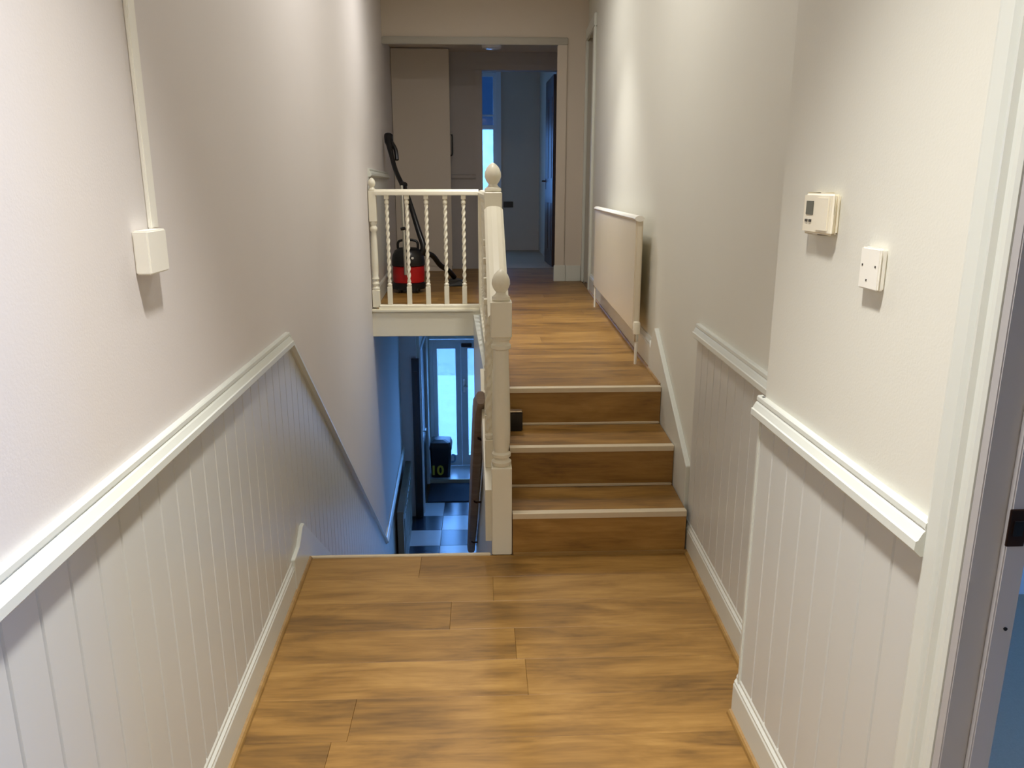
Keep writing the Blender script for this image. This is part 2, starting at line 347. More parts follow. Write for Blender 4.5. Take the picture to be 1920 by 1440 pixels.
# ------------------------------------------------------------------ tongue and groove panelling
def boards(parent, fx, ys, zb, zt, sgn=1, o=.008, base=0.0):
    for y0, y1 in zip(ys, ys[1:]):
        sec = [(y0 + .0006, base), (y0 + .0006, base + o * .35), (y0 + .0045, base + o), (y1 - .0045, base + o), (y1 - .0006, base + o * .35), (y1 - .0006, base)]
        B().loft([(fx(y) + sgn * q, y, zb(y)) for y, q in sec], [(fx(y) + sgn * q, y, zt(y)) for y, q in sec]).build('panel_board', 'panel', parent)
def span(a, b, w=.1):
    n = max(1, round((b - a) / w)); return [a + (b - a) * i / n for i in range(n + 1)]
YB = 3.03
zstring = lambda y: .185 + SL * (y - 3.0)
zdado = lambda y: 1.0 + SL * (y - YB)
YE = 6.55                                              # where sloping dado turns level in the lower hall
LD = zdado(YE)
zlev = lambda y: 1.0 + .013 * (YB - y)
boards(wall_left, fL, span(.0, YB), lambda y: .12, lambda y: zlev(y) - .035)
boards(wall_left, fL, span(YB, YE), lambda y: zstring(y) - .02, lambda y: zdado(y) - .04)
boards(wall_left, fL, span(YE, 9.15), lambda y: LZ + .1, lambda y: LD - .03)
boards(wall_left, fL, span(6.40, 8.32), lambda y: U + .12, lambda y: 1.65)
boards(wall_right, fR, span(2.0, 3.16), lambda y: .1, lambda y: .96, -1)
boards(wall_near, fP, span(1.19, 2.0), lambda y: .1, lambda y: .96, -1)
B().box(.752, .766, 1.99, 2.006, .0, 1.0).build('corner_bead', 'gloss', wall_near, bevel=.003)

DADO = [(0, 0), (.013, 0), (.016, -.003), (.017, -.012), (.015, -.016), (.019, -.020), (.024, -.030), (.026, -.034), (.030, -.036), (.031, -.052), (.026, -.057), (.019, -.064), (0, -.064)]
BASE = [(0, 0), (.019, 0), (.019, .100), (.0165, .106), (.0165, .112), (.011, .120), (.011, .128), (.005, .140), (0, .140)]
TALL = [(0, 0), (.019, 0), (.019, .130), (.0165, .136), (.0165, .142), (.010, .152), (.005, .168), (0, .168)]
B().wprof(fL, -.3, YB, DADO, zlev(-.3), 1.0).build('trim_3', 'gloss', label='white dado rail level along the left wall', **ST)
B().wprof(fL, YB, YE, DADO, 1.0, LD).build('trim_4', 'gloss', label='white dado rail sloping down the stairwell on the left', **ST)
B().wprof(fL, YE, 9.15, DADO, LD, LD).build('trim_5', 'gloss', label='level dado rail in the lower hall, blue-lit', **ST)
B().wprof(fL, 6.40, 8.32, DADO, 1.69, 1.69).build('trim_6', 'gloss', label='short dado rail in the upper hall behind vacuum cleaner', **ST)
B().wprof(fR, 2.0, 3.165, DADO, 1.0, 1.0, -1).build('trim_7', 'gloss', label='white dado rail on recessed right wall by the steps', **ST)
B().wprof(fP, 1.19, 2.02, DADO, 1.0, 1.0, -1).build('trim_8', 'gloss', label='white dado rail on near right wall under wall plate', **ST)
B().wprof(fL, -.6, 2.80, BASE, 0, 0).build('baseboard_left', 'gloss', label='moulded white baseboard along the left of the landing', **ST)
B().wprof(fR, 1.98, 3.165, BASE, 0, 0, -1).build('baseboard_right', 'gloss', label='white baseboard on recessed right wall before the steps', **ST)
B().wprof(fP, 1.17, 2.02, BASE, 0, 0, -1).build('baseboard_right', 'gloss', label='white baseboard on near jutting right wall', **ST)
B().wprof(fR, 4.16, 7.50, TALL, U, U, -1).build('baseboard_right', 'gloss', label='tall white baseboard under the radiator upstairs', **ST)
B().wprof(fL, 6.40, 9.38, TALL, U, U).build('baseboard_left', 'gloss', label='white baseboard upstairs behind the vacuum cleaner', **ST)
# stair strings
s1 = [(2.80, -.0), (2.80, .142), (2.90, .15), (2.985, .20), (3.02, .198), (6.5, zstring(6.5)), (6.5, zstring(6.5) - .3), (3.1, -.24), (3.09, 0)]
B().wpoly(fL, s1, 0, .022).build('trim_9', 'gloss', bevel=.003, segs=1, label='white stair string kicking up at stairwell edge on the left', **ST)
s2 = [(3.165, 0), (3.165, .37), (3.22, .40), (4.03, .825), (4.08, .80), (4.13, .70), (4.165, .735), (4.165, U), (3.8, U - .02), (3.77, .3), (3.4, .1), (3.2, 0)]
B().wpoly(fR, s2, -.024, 0).build('trim_10', 'gloss', bevel=.003, segs=1, label='white stair string stepping up along the right wall', **ST)
# oak beading along the floor edges
QB = [(.019, 0), (.033, 0), (.031, .008), (.026, .013), (.019, .015)]
B().wprof(fL, -.6, 3.09, QB, .0005, .0005).build('trim_11', 'bead', label='oak beading at foot of left baseboard', **ST)
B().wprof(fR, 2.02, 3.09, QB, .0005, .0005, -1).build('trim_12', 'bead', label='oak beading at foot of the recessed right baseboard', **ST)
B().wprof(fP, .9, 2.02, QB, .0005, .0005, -1).build('trim_13', 'bead', label='oak beading at foot of the near right baseboard', **ST)
B().wprof(fR, 3.80, 7.5, QB, U + .0005, U + .0005, -1).build('trim_14', 'bead', label='oak beading along upper hall floor on the right', **ST)
B().box(.13, fR(3.1) - .03, 3.078, 3.094, .0005, .012).build('trim_15', 'bead', label='thin oak beading at foot of the bottom riser', **ST)

# ------------------------------------------------------------------ short flight of three steps
steps = empty('steps', (.5, 3.1, 0), 'short flight of three oak laminate steps with cream metal nosings', 'steps')
for k in range(3):
    z0, z1, yr = .19 * k, .19 * (k + 1), RY[k]
    xr_ = fR(yr) - .026
    B().box(.126, xr_, yr, yr + .012, z0 + .0, z1 - .002).build('riser', 'riser', steps)
    if k < 2:
        B().hexa([(.126, yr + .012, z1 - .014), (xr_, yr + .012, z1 - .014), (fR(RY[k + 1]) - .026, RY[k + 1], z1 - .014), (.126, RY[k + 1], z1 - .014),
                  (.126, yr + .012, z1), (xr_, yr + .012, z1), (fR(RY[k + 1]) - .026, RY[k + 1], z1), (.126, RY[k + 1], z1)]).build('tread', 'plank', steps)
        B().box(.13, fR(RY[k + 1]) - .03, RY[k + 1] - .012, RY[k + 1] - .0005, z1, z1 + .012).build('edge_bead', 'alu', steps, bevel=.003)
    B().loft([(.126, yr - .004, z1 - .022), (.126, yr + .0, z1 - .022), (.126, yr + .0, z1 - .001), (.126, yr + .030, z1 - .001), (.126, yr + .030, z1 + .003), (.126, yr - .002, z1 + .003), (.126, yr - .004, z1 + .001)],
             [(xr_, yr - .004, z1 - .022), (xr_, yr + .0, z1 - .022), (xr_, yr + .0, z1 - .001), (xr_, yr + .030, z1 - .001), (xr_, yr + .030, z1 + .003), (xr_, yr - .002, z1 + .003), (xr_, yr - .004, z1 + .001)]).build('nosing', 'alu', steps)
B().hexa([(.126, 3.107, .0), (.88, 3.107, 0), (.9, 3.78, 0), (.126, 3.78, 0), (.126, 3.107, .0001), (.88, 3.107, .0001), (.9, 3.78, .35), (.126, 3.78, .35)]).build('carcass', 'slab', steps)

# ------------------------------------------------------------------ balustrade
bal = empty('balustrade', (.08, 3.13, 0), 'cream painted balustrade with turned newel posts and twisted spindles around stairwell', 'balustrade')
def finial(b, cx, cy, z, s=1.0):
    b.lathe(cx, cy, [(.034 * s, z), (.038 * s, z + .006 * s), (.036 * s, z + .016 * s), (.024 * s, z + .024 * s), (.020 * s, z + .034 * s), (.030 * s, z + .048 * s), (.037 * s, z + .066 * s), (.036 * s, z + .084 * s), (.028 * s, z + .104 * s), (.016 * s, z + .118 * s), (.004 * s, z + .126 * s)], 24)
N1, N2, N3 = (.08, 3.135), (.062, 3.87), (.018, 6.34)
np1 = B().sq(*N1, .043, 0, .40).build('newel_post', 'post', bal)
B().lathe(*N1, [(.036, .40), (.042, .408), (.042, .420), (.030, .428), (.030, .434), (.040, .442), (.040, .454), (.030, .462), (.036, .50), (.038, .56), (.037, .66), (.034, .78), (.031, .88), (.031, .902), (.040, .908), (.041, .922), (.033, .930), (.033, .938), (.040, .946), (.040, .958)], 28).build('turned_shaft', 'post', np1, smooth=True)
B().sq(*N1, .043, .957, 1.104).build('newel_block', 'post', np1)
b = B(); finial(b, *N1, 1.104); b.build('finial', 'post', np1, smooth=True)
np2 = B().sq(*N2, .043, .20, 1.525).build('newel_post', 'post', bal)
b = B(); finial(b, *N2, 1.525, 1.08); b.build('finial', 'post', np2, smooth=True)
np3 = B().sq(*N3, .036, .42, 1.50).build('newel_post', 'post', bal)
NW = (fL(6.34) + .036, 6.34)
np4 = B().sq(*NW, .030, .60, .74).sq(*NW, .030, 1.28, 1.52).lathe(*NW, [(.024, .735), (.031, .745), (.031, .757), (.022, .768), (.03, .79), (.022, .81), (.030, .83), (.022, .85), (.026, .9), (.027, 1.0), (.023, 1.15), (.020, 1.2), (.030, 1.215), (.030, 1.235), (.02, 1.25), (.028, 1.27), (.028, 1.285)], 16).build('half_newel', 'post', bal, smooth=True)
b = B(); finial(b, *NW, 1.52, .78); b.build('finial', 'post', np4, smooth=True)
HR = [(-.034, .0), (-.036, .012), (-.036, .028), (-.026, .042), (-.01, .047), (.01, .047), (.026, .042), (.036, .028), (.036, .012), (.034, 0)]
def rail_run(p0, p1, prof, name, m='post', par=None):
    p0, p1 = Vector(p0), Vector(p1); t = (p1 - p0); t.z = 0; t.normalize(); n = Vector((t.y, -t.x, 0))
    return B().loft([p0 + n * a + Vector((0, 0, z)) for a, z in prof], [p1 + n * a + Vector((0, 0, z)) for a, z in prof]).build(name, m, par or bal)
rail_run((.072, N1[1] + .04, 1.00), (.064, N2[1] - .04, 1.415), [(a * 1.25, z) for a, z in HR], 'handrail')
rail_run((N2[0], N2[1] + .04, 1.478), (N3[0], N3[1] - .03, 1.478), HR, 'handrail')
rail_run((N3[0] - .03, 6.34, 1.484), (NW[0] + .02, 6.34, 1.484), HR, 'handrail')
SR = [(-.03, 0), (-.03, .026), (-.018, .032), (.018, .032), (.03, .026), (.03, 0)]
rail_run((N3[0] - .03, 6.34, .588), (NW[0] + .02, 6.34, .588), SR, 'base_rail')
rail_run((N2[0], N2[1] + .04, .585), (N3[0], N3[1] - .03, .585), SR, 'base_rail')
ST_ = [(-.070, -.24), (-.070, 0), (.043, 0), (.043, -.24)]
rail_run((N1[0], N1[1] + .04, .27), (N2[0], N2[1] - .04, .66), ST_, 'side_string')
def baluster(h, name='baluster'):
    """square blocks at both ends, barley-twist shaft between; base at the origin"""
    b = B(); q = .019; zb, zt = .17 * h, .94 * h
    b.sq(0, 0, q, 0, zb, .002); b.sq(0, 0, q, zt + .018, h, .002)
    R = []; n = 12; prof = [(zb, .012), (zb + .008, .019), (zb + .02, .019), (zb + .028, .011)]
    for z, r in prof: R.append([(r * math.cos(2 * math.pi * i / n), r * math.sin(2 * math.pi * i / n), z) for i in range(n)])
    K = 60; z0, z1 = zb + .034, zt - .03
    for k in range(K + 1):
        z = z0 + (z1 - z0) * k / K; ph = 2 * math.pi * 5.5 * k / K
        R.append([((.013 + .0036 * math.cos(2 * (2 * math.pi * i / n) - 2 * ph)) * math.cos(2 * math.pi * i / n), (.013 + .0036 * math.cos(2 * (2 * math.pi * i / n) - 2 * ph)) * math.sin(2 * math.pi * i / n), z) for i in range(n)])
    for z, r in [(zt - .024, .011), (zt - .014, .018), (zt, .019), (zt + .012, .013), (zt + .02, .013)]:
        R.append([(r * math.cos(2 * math.pi * i / n), r * math.sin(2 * math.pi * i / n), z) for i in range(n)])
    b.rings(R); bm = b.bm; bmesh.ops.recalc_face_normals(bm, faces=bm.faces)
    me = bpy.data.meshes.new(name); bm.to_mesh(me); bm.free(); me.materials.append(M['post'])
    for p in me.polygons: p.use_smooth = True
    try: me.set_sharp_from_angle(angle=math.radians(40))
    except Exception: pass
    return me
bm_g = baluster(1.486 - .618)
def put_bal(me, x, y, z):
    o = bpy.data.objects.new('baluster', me); COL.objects.link(o); o.parent = bal; o.location = Vector((x, y, z)) - wloc(bal)
for x in (-.737, -.58, -.427, -.278, -.133): put_bal(bm_g, x, 6.34, .619)
n = 16
for k in range(1, n):
    t = k / n; put_bal(bm_g, N2[0] + (N3[0] - N2[0]) * t, N2[1] + (N3[1] - N2[1]) * t, .612)
bm_s = baluster(.755)
for t in (.22, .41, .60, .79): put_bal(bm_s, .030, N1[1] + (N2[1] - N1[1]) * t, .25 + .385 * t + .0)
# trimmer under the gallery
tr = B().box(fL(6.32), .03, 6.30, 6.335, .365, .588).build('trim_16', 'post', label='plain cream fascia under the gallery railing', **ST)
B().box(fL(6.32), .03, 6.284, 6.30, .565, .586).build('moulding', 'post', tr, bevel=.004)
# wooden handrail down the stairwell on its right
hr = empty('stair_handrail', (.0, 3.6, .5), 'grey-brown wooden handrail running down the right side of stairwell', 'handrail')
pts = [(fW(3.56) - .045, 3.55, .585), (fW(3.7) - .045, 3.7, .50)] + [(fW(y_) - .045, y_, .50 - .775 * (y_ - 3.7)) for y_ in (4.0, 4.6, 5.2, 5.8, 6.3)]
b = B()
R = []
for i, (x_, y_, z_) in enumerate(pts):
    k = .55 if i == 0 else 1
    ring = []
    for j in range(12):
        a = 2 * math.pi * j / 12
        ring.append((x_ + .035 * k * math.copysign(abs(math.cos(a)) ** .6, math.cos(a)), y_ + .03 * math.sin(a) * k, z_ + .05 * k * math.copysign(abs(math.sin(a)) ** .6, math.sin(a))))
    R.append(ring)
b.rings(R).build('rail', 'rail', hr, smooth=True)
for y_ in (3.9, 4.9, 5.9):
    B().tube([(fW(y_), y_, .42 - .775 * (y_ - 3.7)), (fW(y_) - .045, y_, .42 - .775 * (y_ - 3.7)), (fW(y_) - .045, y_, .48 - .775 * (y_ - 3.7))], .007, 8, 3).build('bracket', 'bronze', hr, smooth=True)

# ------------------------------------------------------------------ radiator on the right wall
fRad = lambda y: fR(y)
rad = empty('radiator', (fR(5.35) - .07, 5.35, U), 'white flat panel radiator on the right wall of the upper hall', 'radiator')
b = B().wbox(fRad, 4.32, 6.42, -.095, -.055, .755, 1.375); b.build('panel', 'radp', rad, bevel=.008)
b = B()
R = []
for y_ in (4.31, 6.43):
    R.append([(fR(y_) - .078 + .027 * math.cos(2 * math.pi * i / 12), y_, 1.38 + .016 * math.sin(2 * math.pi * i / 12)) for i in range(12)])
b.rings(R).build('top_roll', 'plastic', rad, smooth=True)
for y_ in (4.7, 6.0): B().wbox(fRad, y_, y_ + .04, -.056, -.001, .85, 1.3).build('wall_bracket', 'gloss', rad)
xv = fR(4.31) - .075
v = B().lathe(xv, 4.30, [(.012, .742), (.020, .745), (.021, .80), (.018, .812), (.008, .815)], 16).build('valve', 'cream', rad, smooth=True)
B().tube([(xv, 4.30, .742), (xv, 4.30, .70)], .012, 10).build('valve_nut', 'chrome', v, smooth=True)
B().tube([(xv, 4.30, .70), (xv, 4.30, U)], .0085, 10).build('pipe', 'plastic', rad, smooth=True)
xv = fR(6.46) - .075
v = B().lathe(xv, 6.46, [(.010, .742), (.016, .745), (.016, .79), (.006, .80)], 14).build('valve', 'chrome', rad, smooth=True)
B().tube([(xv, 6.46, .742), (xv, 6.46, U)], .0085, 10).build('pipe', 'plastic', rad, smooth=True)

# ------------------------------------------------------------------ thermostat, wall plate, cable box
th = empty('thermostat', (.765, 1.72, 1.448), 'ivory digital thermostat with small grey screen on near right wall', 'thermostat')
B().box(.754, .7648, 1.664, 1.806, 1.45, 1.534).build('back_plate', 'cream', th, bevel=.004)
B().box(.743, .756, 1.660, 1.81, 1.446, 1.538).build('body', 'cream', th, bevel=.007, segs=3)
B().box(.7405, .744, 1.672, 1.73, 1.456, 1.528).build('cover', 'cream', th, bevel=.0015)
B().box(.7415, .744, 1.752, 1.79, 1.489, 1.519).build('screen', 'grey', th, bevel=.0008)
for y_ in (1.758, 1.778): B().box(.741, .744, y_, y_ + .012, 1.473, 1.479).build('button', 'dot', th)
wp = empty('wall_plate', (.765, 1.475, 1.357), 'white square electrical plate with three dark dots below the thermostat', 'wall plate')
B().box(.753, .7648, 1.447, 1.522, 1.357, 1.436).build('back_box', 'plastic', wp, bevel=.003)
B().box(.749, .755, 1.446, 1.523, 1.356, 1.437).build('face_plate', 'plastic', wp, bevel=.003)
for y_, z_ in ((1.511, 1.402), (1.460, 1.402), (1.490, 1.374)):
    B().box(.7482, .7495, y_ - .002, y_ + .002, z_ - .002, z_ + .002).build('screw', 'dot', wp)
cb = empty('cable_box', (fL(1.64) + .015, 1.63, 1.37), 'small white surface box with cable trunking on left wall', 'cable box')
B().wbox(fL, 1.650, 1.757, .0005, .033, 1.372, 1.462).build('box', 'plastic', cb, bevel=.003)
B().wbox(fL, 1.742, 1.782, .0005, .010, 1.462, 3.335).build('trunking', 'plastic', cb, bevel=.002)

# ------------------------------------------------------------------ near right doorway (door_1)
d1 = empty('door_1', (.76, 1.1, 0), 'white moulded doorway frame at the right edge', kind='structure')
ARC = [(0, 1.195), (-.012, 1.195), (-.016, 1.185), (-.016, 1.155), (-.010, 1.148), (-.010, 1.140), (-.020, 1.132), (-.022, 1.124), (-.014, 1.119), (-.012, 1.110), (-.018, 1.105), (-.018, 1.096), (-.014, 1.090), (0, 1.090)]
B().loft([(.765 + o, y_, 0) for o, y_ in ARC], [(.765 + o, y_, 2.2) for o, y_ in ARC]).build('architrave', 'gloss', d1)
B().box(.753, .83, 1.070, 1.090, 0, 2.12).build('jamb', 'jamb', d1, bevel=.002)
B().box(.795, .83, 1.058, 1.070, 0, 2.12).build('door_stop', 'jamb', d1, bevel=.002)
B().box(.745, .80, .16, 1.09, 2.1, 2.12).build('head', 'gloss', d1)
sp = B().box(.792, .820, 1.054, 1.0585, 1.02, 1.08).build('strike_plate', 'bronze', d1, bevel=.001)
B().box(.799, .813, 1.052, 1.055, 1.038, 1.062).build('latch_hole', 'black', sp)
B().tube([(.816, 1.0595, .878), (.816, 1.056, .878)], .003, 8).build('screw_hole', 'black', d1)
B().box(.96, 4.2, 2.68, 2.70, -.002, .11).build('baseboard_side', 'upvc', label='pale blue-lit baseboard in the side room', **ST)
# side room window, out of view, that lets the daylight in
w2 = B().box(4.22, 4.29, .2, .26, .75, 2.3).box(4.22, 4.29, 1.54, 1.6, .75, 2.3).box(4.22, 4.29, .26, 1.54, .75, .81).box(4.22, 4.29, .26, 1.54, 2.24, 2.3).build('window_2', 'upvc', label='white side room window outside the view', **ST)
B().box(4.25, 4.258, .26, 1.54, .81, 2.24).build('pane', 'clear', w2)

# ------------------------------------------------------------------ upper right doorway (door_2)
d2 = empty('door_2', (fR(7.9), 7.9, U), 'doorway in the right wall beyond the radiator', kind='structure')
for a, b_ in ((7.52, 7.62), (8.26, 8.328)): B().wbox(fR, a, b_, -.026, 0, U, 2.949).build('architrave', 'gloss', d2, bevel=.006)
B().wbox(fR, 7.52, 8.328, -.026, 0, 2.95, 3.06).build('head_architrave', 'gloss', d2, bevel=.006)
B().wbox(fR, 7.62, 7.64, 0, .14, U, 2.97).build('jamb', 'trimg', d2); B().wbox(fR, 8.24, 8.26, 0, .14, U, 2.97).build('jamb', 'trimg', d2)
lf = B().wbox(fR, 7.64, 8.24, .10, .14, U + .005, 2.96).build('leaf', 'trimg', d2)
B().tube([(fR(7.7) + .10, 7.70, 1.55), (fR(7.7) + .055, 7.70, 1.55), (fR(7.7) + .05, 7.80, 1.55)], .008, 8, 3).build('handle', 'bronze', lf, smooth=True)

# ------------------------------------------------------------------ opening trim, lobby
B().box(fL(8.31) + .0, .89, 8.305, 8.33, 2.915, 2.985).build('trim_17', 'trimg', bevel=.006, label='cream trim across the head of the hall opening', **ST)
t18 = B().box(.785, .885, 8.305, 8.33, U, 2.915).build('trim_18', 'lobby', bevel=.006, label='cream upright trim on the right of hall opening', **ST)
B().box(.775, .90, 8.298, 8.335, U, U + .17).build('plinth_block', 'gloss', t18, bevel=.005)
B().box(.90, fR(8.3) - .03, 8.312, 8.33, U, U + .165).build('baseboard_end', 'gloss', bevel=.004, label='short baseboard beside the opening upright', **ST)
cup = empty('tall_cupboard', (-.70, 9.42, U), 'tall plain cream cupboard behind the vacuum cleaner', 'cupboard')
B().box(fL(9.4) + .005, -.345, 9.425, 9.65, U, 3.055).build('carcass', 'lobby', cup)
cd = B().box(fL(9.4) + .005, -.338, 9.40, 9.425, U + .06, 3.05).build('door', 'lobby', cup, bevel=.003)
B().box(fL(9.4) + .005, -.345, 9.41, 9.425, U, U + .06).build('plinth', 'lobby', cup)
hh = B().tube([(-.342, 9.43, 1.90), (-.318, 9.43, 1.91), (-.315, 9.43, 1.98), (-.315, 9.43, 2.06), (-.318, 9.43, 2.13), (-.342, 9.43, 2.14)], .009, 8, 4).build('handle', 'black', cd, smooth=True)
DB = [(0, 0), (-.028, 0), (-.032, -.006), (-.022, -.02), (-.02, -.045), (-.012, -.06), (0, -.06)]
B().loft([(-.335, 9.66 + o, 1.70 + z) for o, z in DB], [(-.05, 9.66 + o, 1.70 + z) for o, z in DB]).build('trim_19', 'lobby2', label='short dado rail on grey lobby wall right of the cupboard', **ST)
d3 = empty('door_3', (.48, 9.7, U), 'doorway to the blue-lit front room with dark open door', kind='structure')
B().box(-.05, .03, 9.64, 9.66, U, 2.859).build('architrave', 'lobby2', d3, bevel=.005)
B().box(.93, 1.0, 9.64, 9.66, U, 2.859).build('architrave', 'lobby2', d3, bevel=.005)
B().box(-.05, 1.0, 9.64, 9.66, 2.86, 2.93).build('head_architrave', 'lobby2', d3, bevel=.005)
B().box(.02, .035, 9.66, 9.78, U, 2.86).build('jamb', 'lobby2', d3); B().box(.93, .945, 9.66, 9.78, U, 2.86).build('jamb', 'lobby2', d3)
lf = B().hexa([(.885, 9.79, U + .01), (.915, 9.79, U + .01), (.895, 10.62, U + .01), (.862, 10.62, U + .01), (.885, 9.79, 2.84), (.915, 9.79, 2.84), (.895, 10.62, 2.84), (.862, 10.62, 2.84)]).build('leaf', 'brown', d3)
for z0, z1 in ((U + .2, 1.35), (1.65, 2.6)):
    for a, b_ in ((9.9, 10.16), (10.25, 10.52)):
        B().hexa([(.879 - (a - 9.79) * .026, a, z0), (.890, a, z0), (.872, b_, z0), (.879 - (b_ - 9.79) * .026, b_, z0), (.879 - (a - 9.79) * .026, a, z1), (.890, a, z1), (.872, b_, z1), (.879 - (b_ - 9.79) * .026, b_, z1)]).build('door_panel', 'brown', lf)
B().tube([(.868, 10.54, 1.62), (.82, 10.54, 1.62), (.815, 10.44, 1.62)], .010, 8, 3).build('handle', 'bronze', lf, smooth=True)
B().box(.86, .868, 10.52, 10.56, 1.52, 1.72).build('handle_plate', 'bronze', lf)
# front room baseboard, socket, window
B().box(.0, .92, 12.48, 12.5, U, U + .24).build('baseboard_front', 'front', bevel=.004, label='grey baseboard along the far blue-lit wall', **ST)
so = empty('wall_socket', (.44, 12.5, 1.24), 'black double wall socket on far blue-lit wall', 'socket')
B().box(.365, .515, 12.478, 12.4995, 1.235, 1.325).build('face_plate', 'black', so, bevel=.004)
for x_ in (.40, .47): B().box(x_ - .008, x_ + .008, 12.474, 12.479, 1.295, 1.312).build('switch', 'gasket', so)
w1 = B()
for a, b_ in ((-1.15, -1.08), (.26, .33)): w1.box(a, b_, 12.47, 12.58, 1.17, 3.28)
w1.box(-1.08, .26, 12.47, 12.58, 3.21, 3.28); w1.box(-1.08, .26, 12.45, 12.58, 1.17, 1.24)
w1 = w1.build('window_1', 'upvc', label='tall white sash window in the front room, blind half down', **ST)
lo = B().box(-1.08, .26, 12.50, 12.53, 2.40, 2.46).box(-1.08, -1.03, 12.5, 12.53, 1.24, 2.4).box(.21, .26, 12.5, 12.53, 1.24, 2.4).box(-1.03, .21, 12.5, 12.53, 1.24, 1.31).build('sash', 'upvc', w1)
B().box(-1.03, .21, 12.512, 12.518, 1.31, 2.40).build('pane', 'obscure', lo)
hi_ = B().box(-1.08, -1.03, 12.535, 12.565, 2.44, 3.21).box(.21, .26, 12.535, 12.565, 2.44, 3.21).box(-1.03, .21, 12.535, 12.565, 2.59, 2.615).box(-1.03, .21, 12.535, 12.565, 3.16, 3.21).build('sash', 'upvc', w1)
B().box(-1.03, .21, 12.548, 12.554, 2.44, 3.16).build('pane', 'clear', hi_)
B().box(-1.03, .21, 12.570, 12.573, 2.44, 3.2).build('blind', 'blind', w1)
w4 = B().box(-2.4, -2.34, 12.52, 12.58, 1.17, 3.28).box(-1.46, -1.4, 12.52, 12.58, 1.17, 3.28).box(-2.34, -1.46, 12.52, 12.58, 1.17, 1.23).box(-2.34, -1.46, 12.52, 12.58, 3.22, 3.28).build('added_window_4', 'upvc', label='added unseen second front room window for daylight, behind the lobby wall', **ST)  # extra unseen window added to brighten the front room
B().box(-2.34, -1.46, 12.54, 12.548, 1.23, 3.22).build('pane', 'clear', w4)
# lobby ceiling lamp, switched off
cl = empty('ceiling_light', (.14, 9.05, 3.06), 'round opal ceiling lamp, unlit, just under the opening head', 'ceiling light')
B().lathe(.14, 9.05, [(.09, 3.059), (.10, 3.056), (.10, 3.03), (.09, 3.03)], 28).build('base', 'plastic', cl, smooth=True)
B().lathe(.14, 9.05, [(.105, 3.034), (.112, 3.02), (.10, 2.998), (.06, 2.987), (.01, 2.985)], 28).build('diffuser', 'opal', cl, smooth=True)

# ------------------------------------------------------------------ vacuum cleaner
vc = empty('vacuum_cleaner', (-.69, 7.5, U), 'red and black tub vacuum cleaner with hose and leaning wand behind gallery railing', 'vacuum cleaner')
cx, cy = -.69, 7.52
bd = B().lathe(cx, cy, [(.130, U + .085), (.148, U + .10), (.152, U + .17), (.150, U + .245), (.14, U + .255)], 32).build('body', 'red', vc, smooth=True)
B().lathe(cx, cy, [(.14, U + .03), (.158, U + .035), (.158, U + .085), (.14, U + .10)], 32).build('base', 'black', vc, smooth=True)
B().lathe(cx, cy, [(.15, U + .25), (.157, U + .255), (.157, U + .30), (.148, U + .35), (.125, U + .395), (.08, U + .42), (.01, U + .428)], 32).build('lid', 'black', vc, smooth=True)
for a in (-2.2, -.9, .9, 2.2):
    px, py = cx + .135 * math.cos(a), cy + .135 * math.sin(a)
    B().tube([(px - .012, py, U + .028), (px + .012, py, U + .028)], .028, 14).build('wheel', 'black', vc, smooth=True)
B().tube([(cx - .09, cy, U + .38), (cx - .08, cy, U + .48), (cx + .08, cy, U + .48), (cx + .09, cy, U + .38)], .012, 10).build('carry_handle', 'black', vc, smooth=True)
B().lathe(cx + .05, cy - .135, [(.012, U + .32), (.016, U + .33), (.012, U + .34)], 10).build('switch', 'plastic', vc, smooth=True)
ht = B().tube([(-.885, 7.98, 2.035), (-.882, 7.95, 1.99), (-.85, 7.84, 1.85), (-.80, 7.72, 1.70), (-.735, 7.60, 1.575)], lambda t: .042 if t < .3 else .034 - .012 * min(1, (t - .3) / .2), 12).build('wand_handle', 'black', vc, smooth=True)
B().tube([(-.87, 7.94, 1.99), (-.815, 7.90, 1.90), (-.80, 7.86, 1.80)], .02, 8).build('grip', 'black', ht, smooth=True)
B().tube([(-.735, 7.60, 1.575), (-.70, 7.55, 1.565)], .026, 12).build('wand_joint', 'black', vc, smooth=True)
B().tube([(-.72, 7.42, 1.56), (-.705, 7.36, .95), (-.70, 7.34, .75)], .016, 12).build('wand_tube', 'chrome', vc, smooth=True)
B().tube([(-.735, 7.35, 1.17), (-.69, 7.35, 1.18)], .014, 8).build('tube_clip', 'black', vc, smooth=True)
B().tube([(-.71, 7.55, 1.56), (-.67, 7.60, 1.42), (-.63, 7.60, 1.28), (-.58, 7.55, 1.12), (-.54, 7.5, 1.0), (-.56, 7.5, .93)], lambda t: .020 + .012 * t, 12).build('hose', 'black', vc, smooth=True)
B().tube([(-.55, 7.58, .93), (-.47, 7.68, .90), (-.40, 7.76, .80), (-.32, 7.86, .73), (-.27, 7.95, .66)], .026, 12).build('floor_tube', 'black', vc, smooth=True)
B().hexa([(-.36, 7.86, U + .004), (-.17, 7.90, U + .004), (-.16, 8.10, U + .004), (-.33, 8.12, U + .004), (-.33, 7.88, U + .075), (-.20, 7.92, U + .06), (-.18, 8.07, U + .055), (-.31, 8.10, U + .075)]).build('floor_head', 'black', vc, bevel=.01)

# ------------------------------------------------------------------ small black box on the second step
sb = empty('small_box', (.15, 3.70, .38), 'small black box with shiny top edge on middle step behind newel post', 'box')
B().box(.127, .198, 3.66, 3.705, .3805, .478).build('body', 'black', sb, bevel=.005)
B().box(.129, .195, 3.663, 3.702, .477, .484).build('lid', 'chrome', sb, bevel=.002)

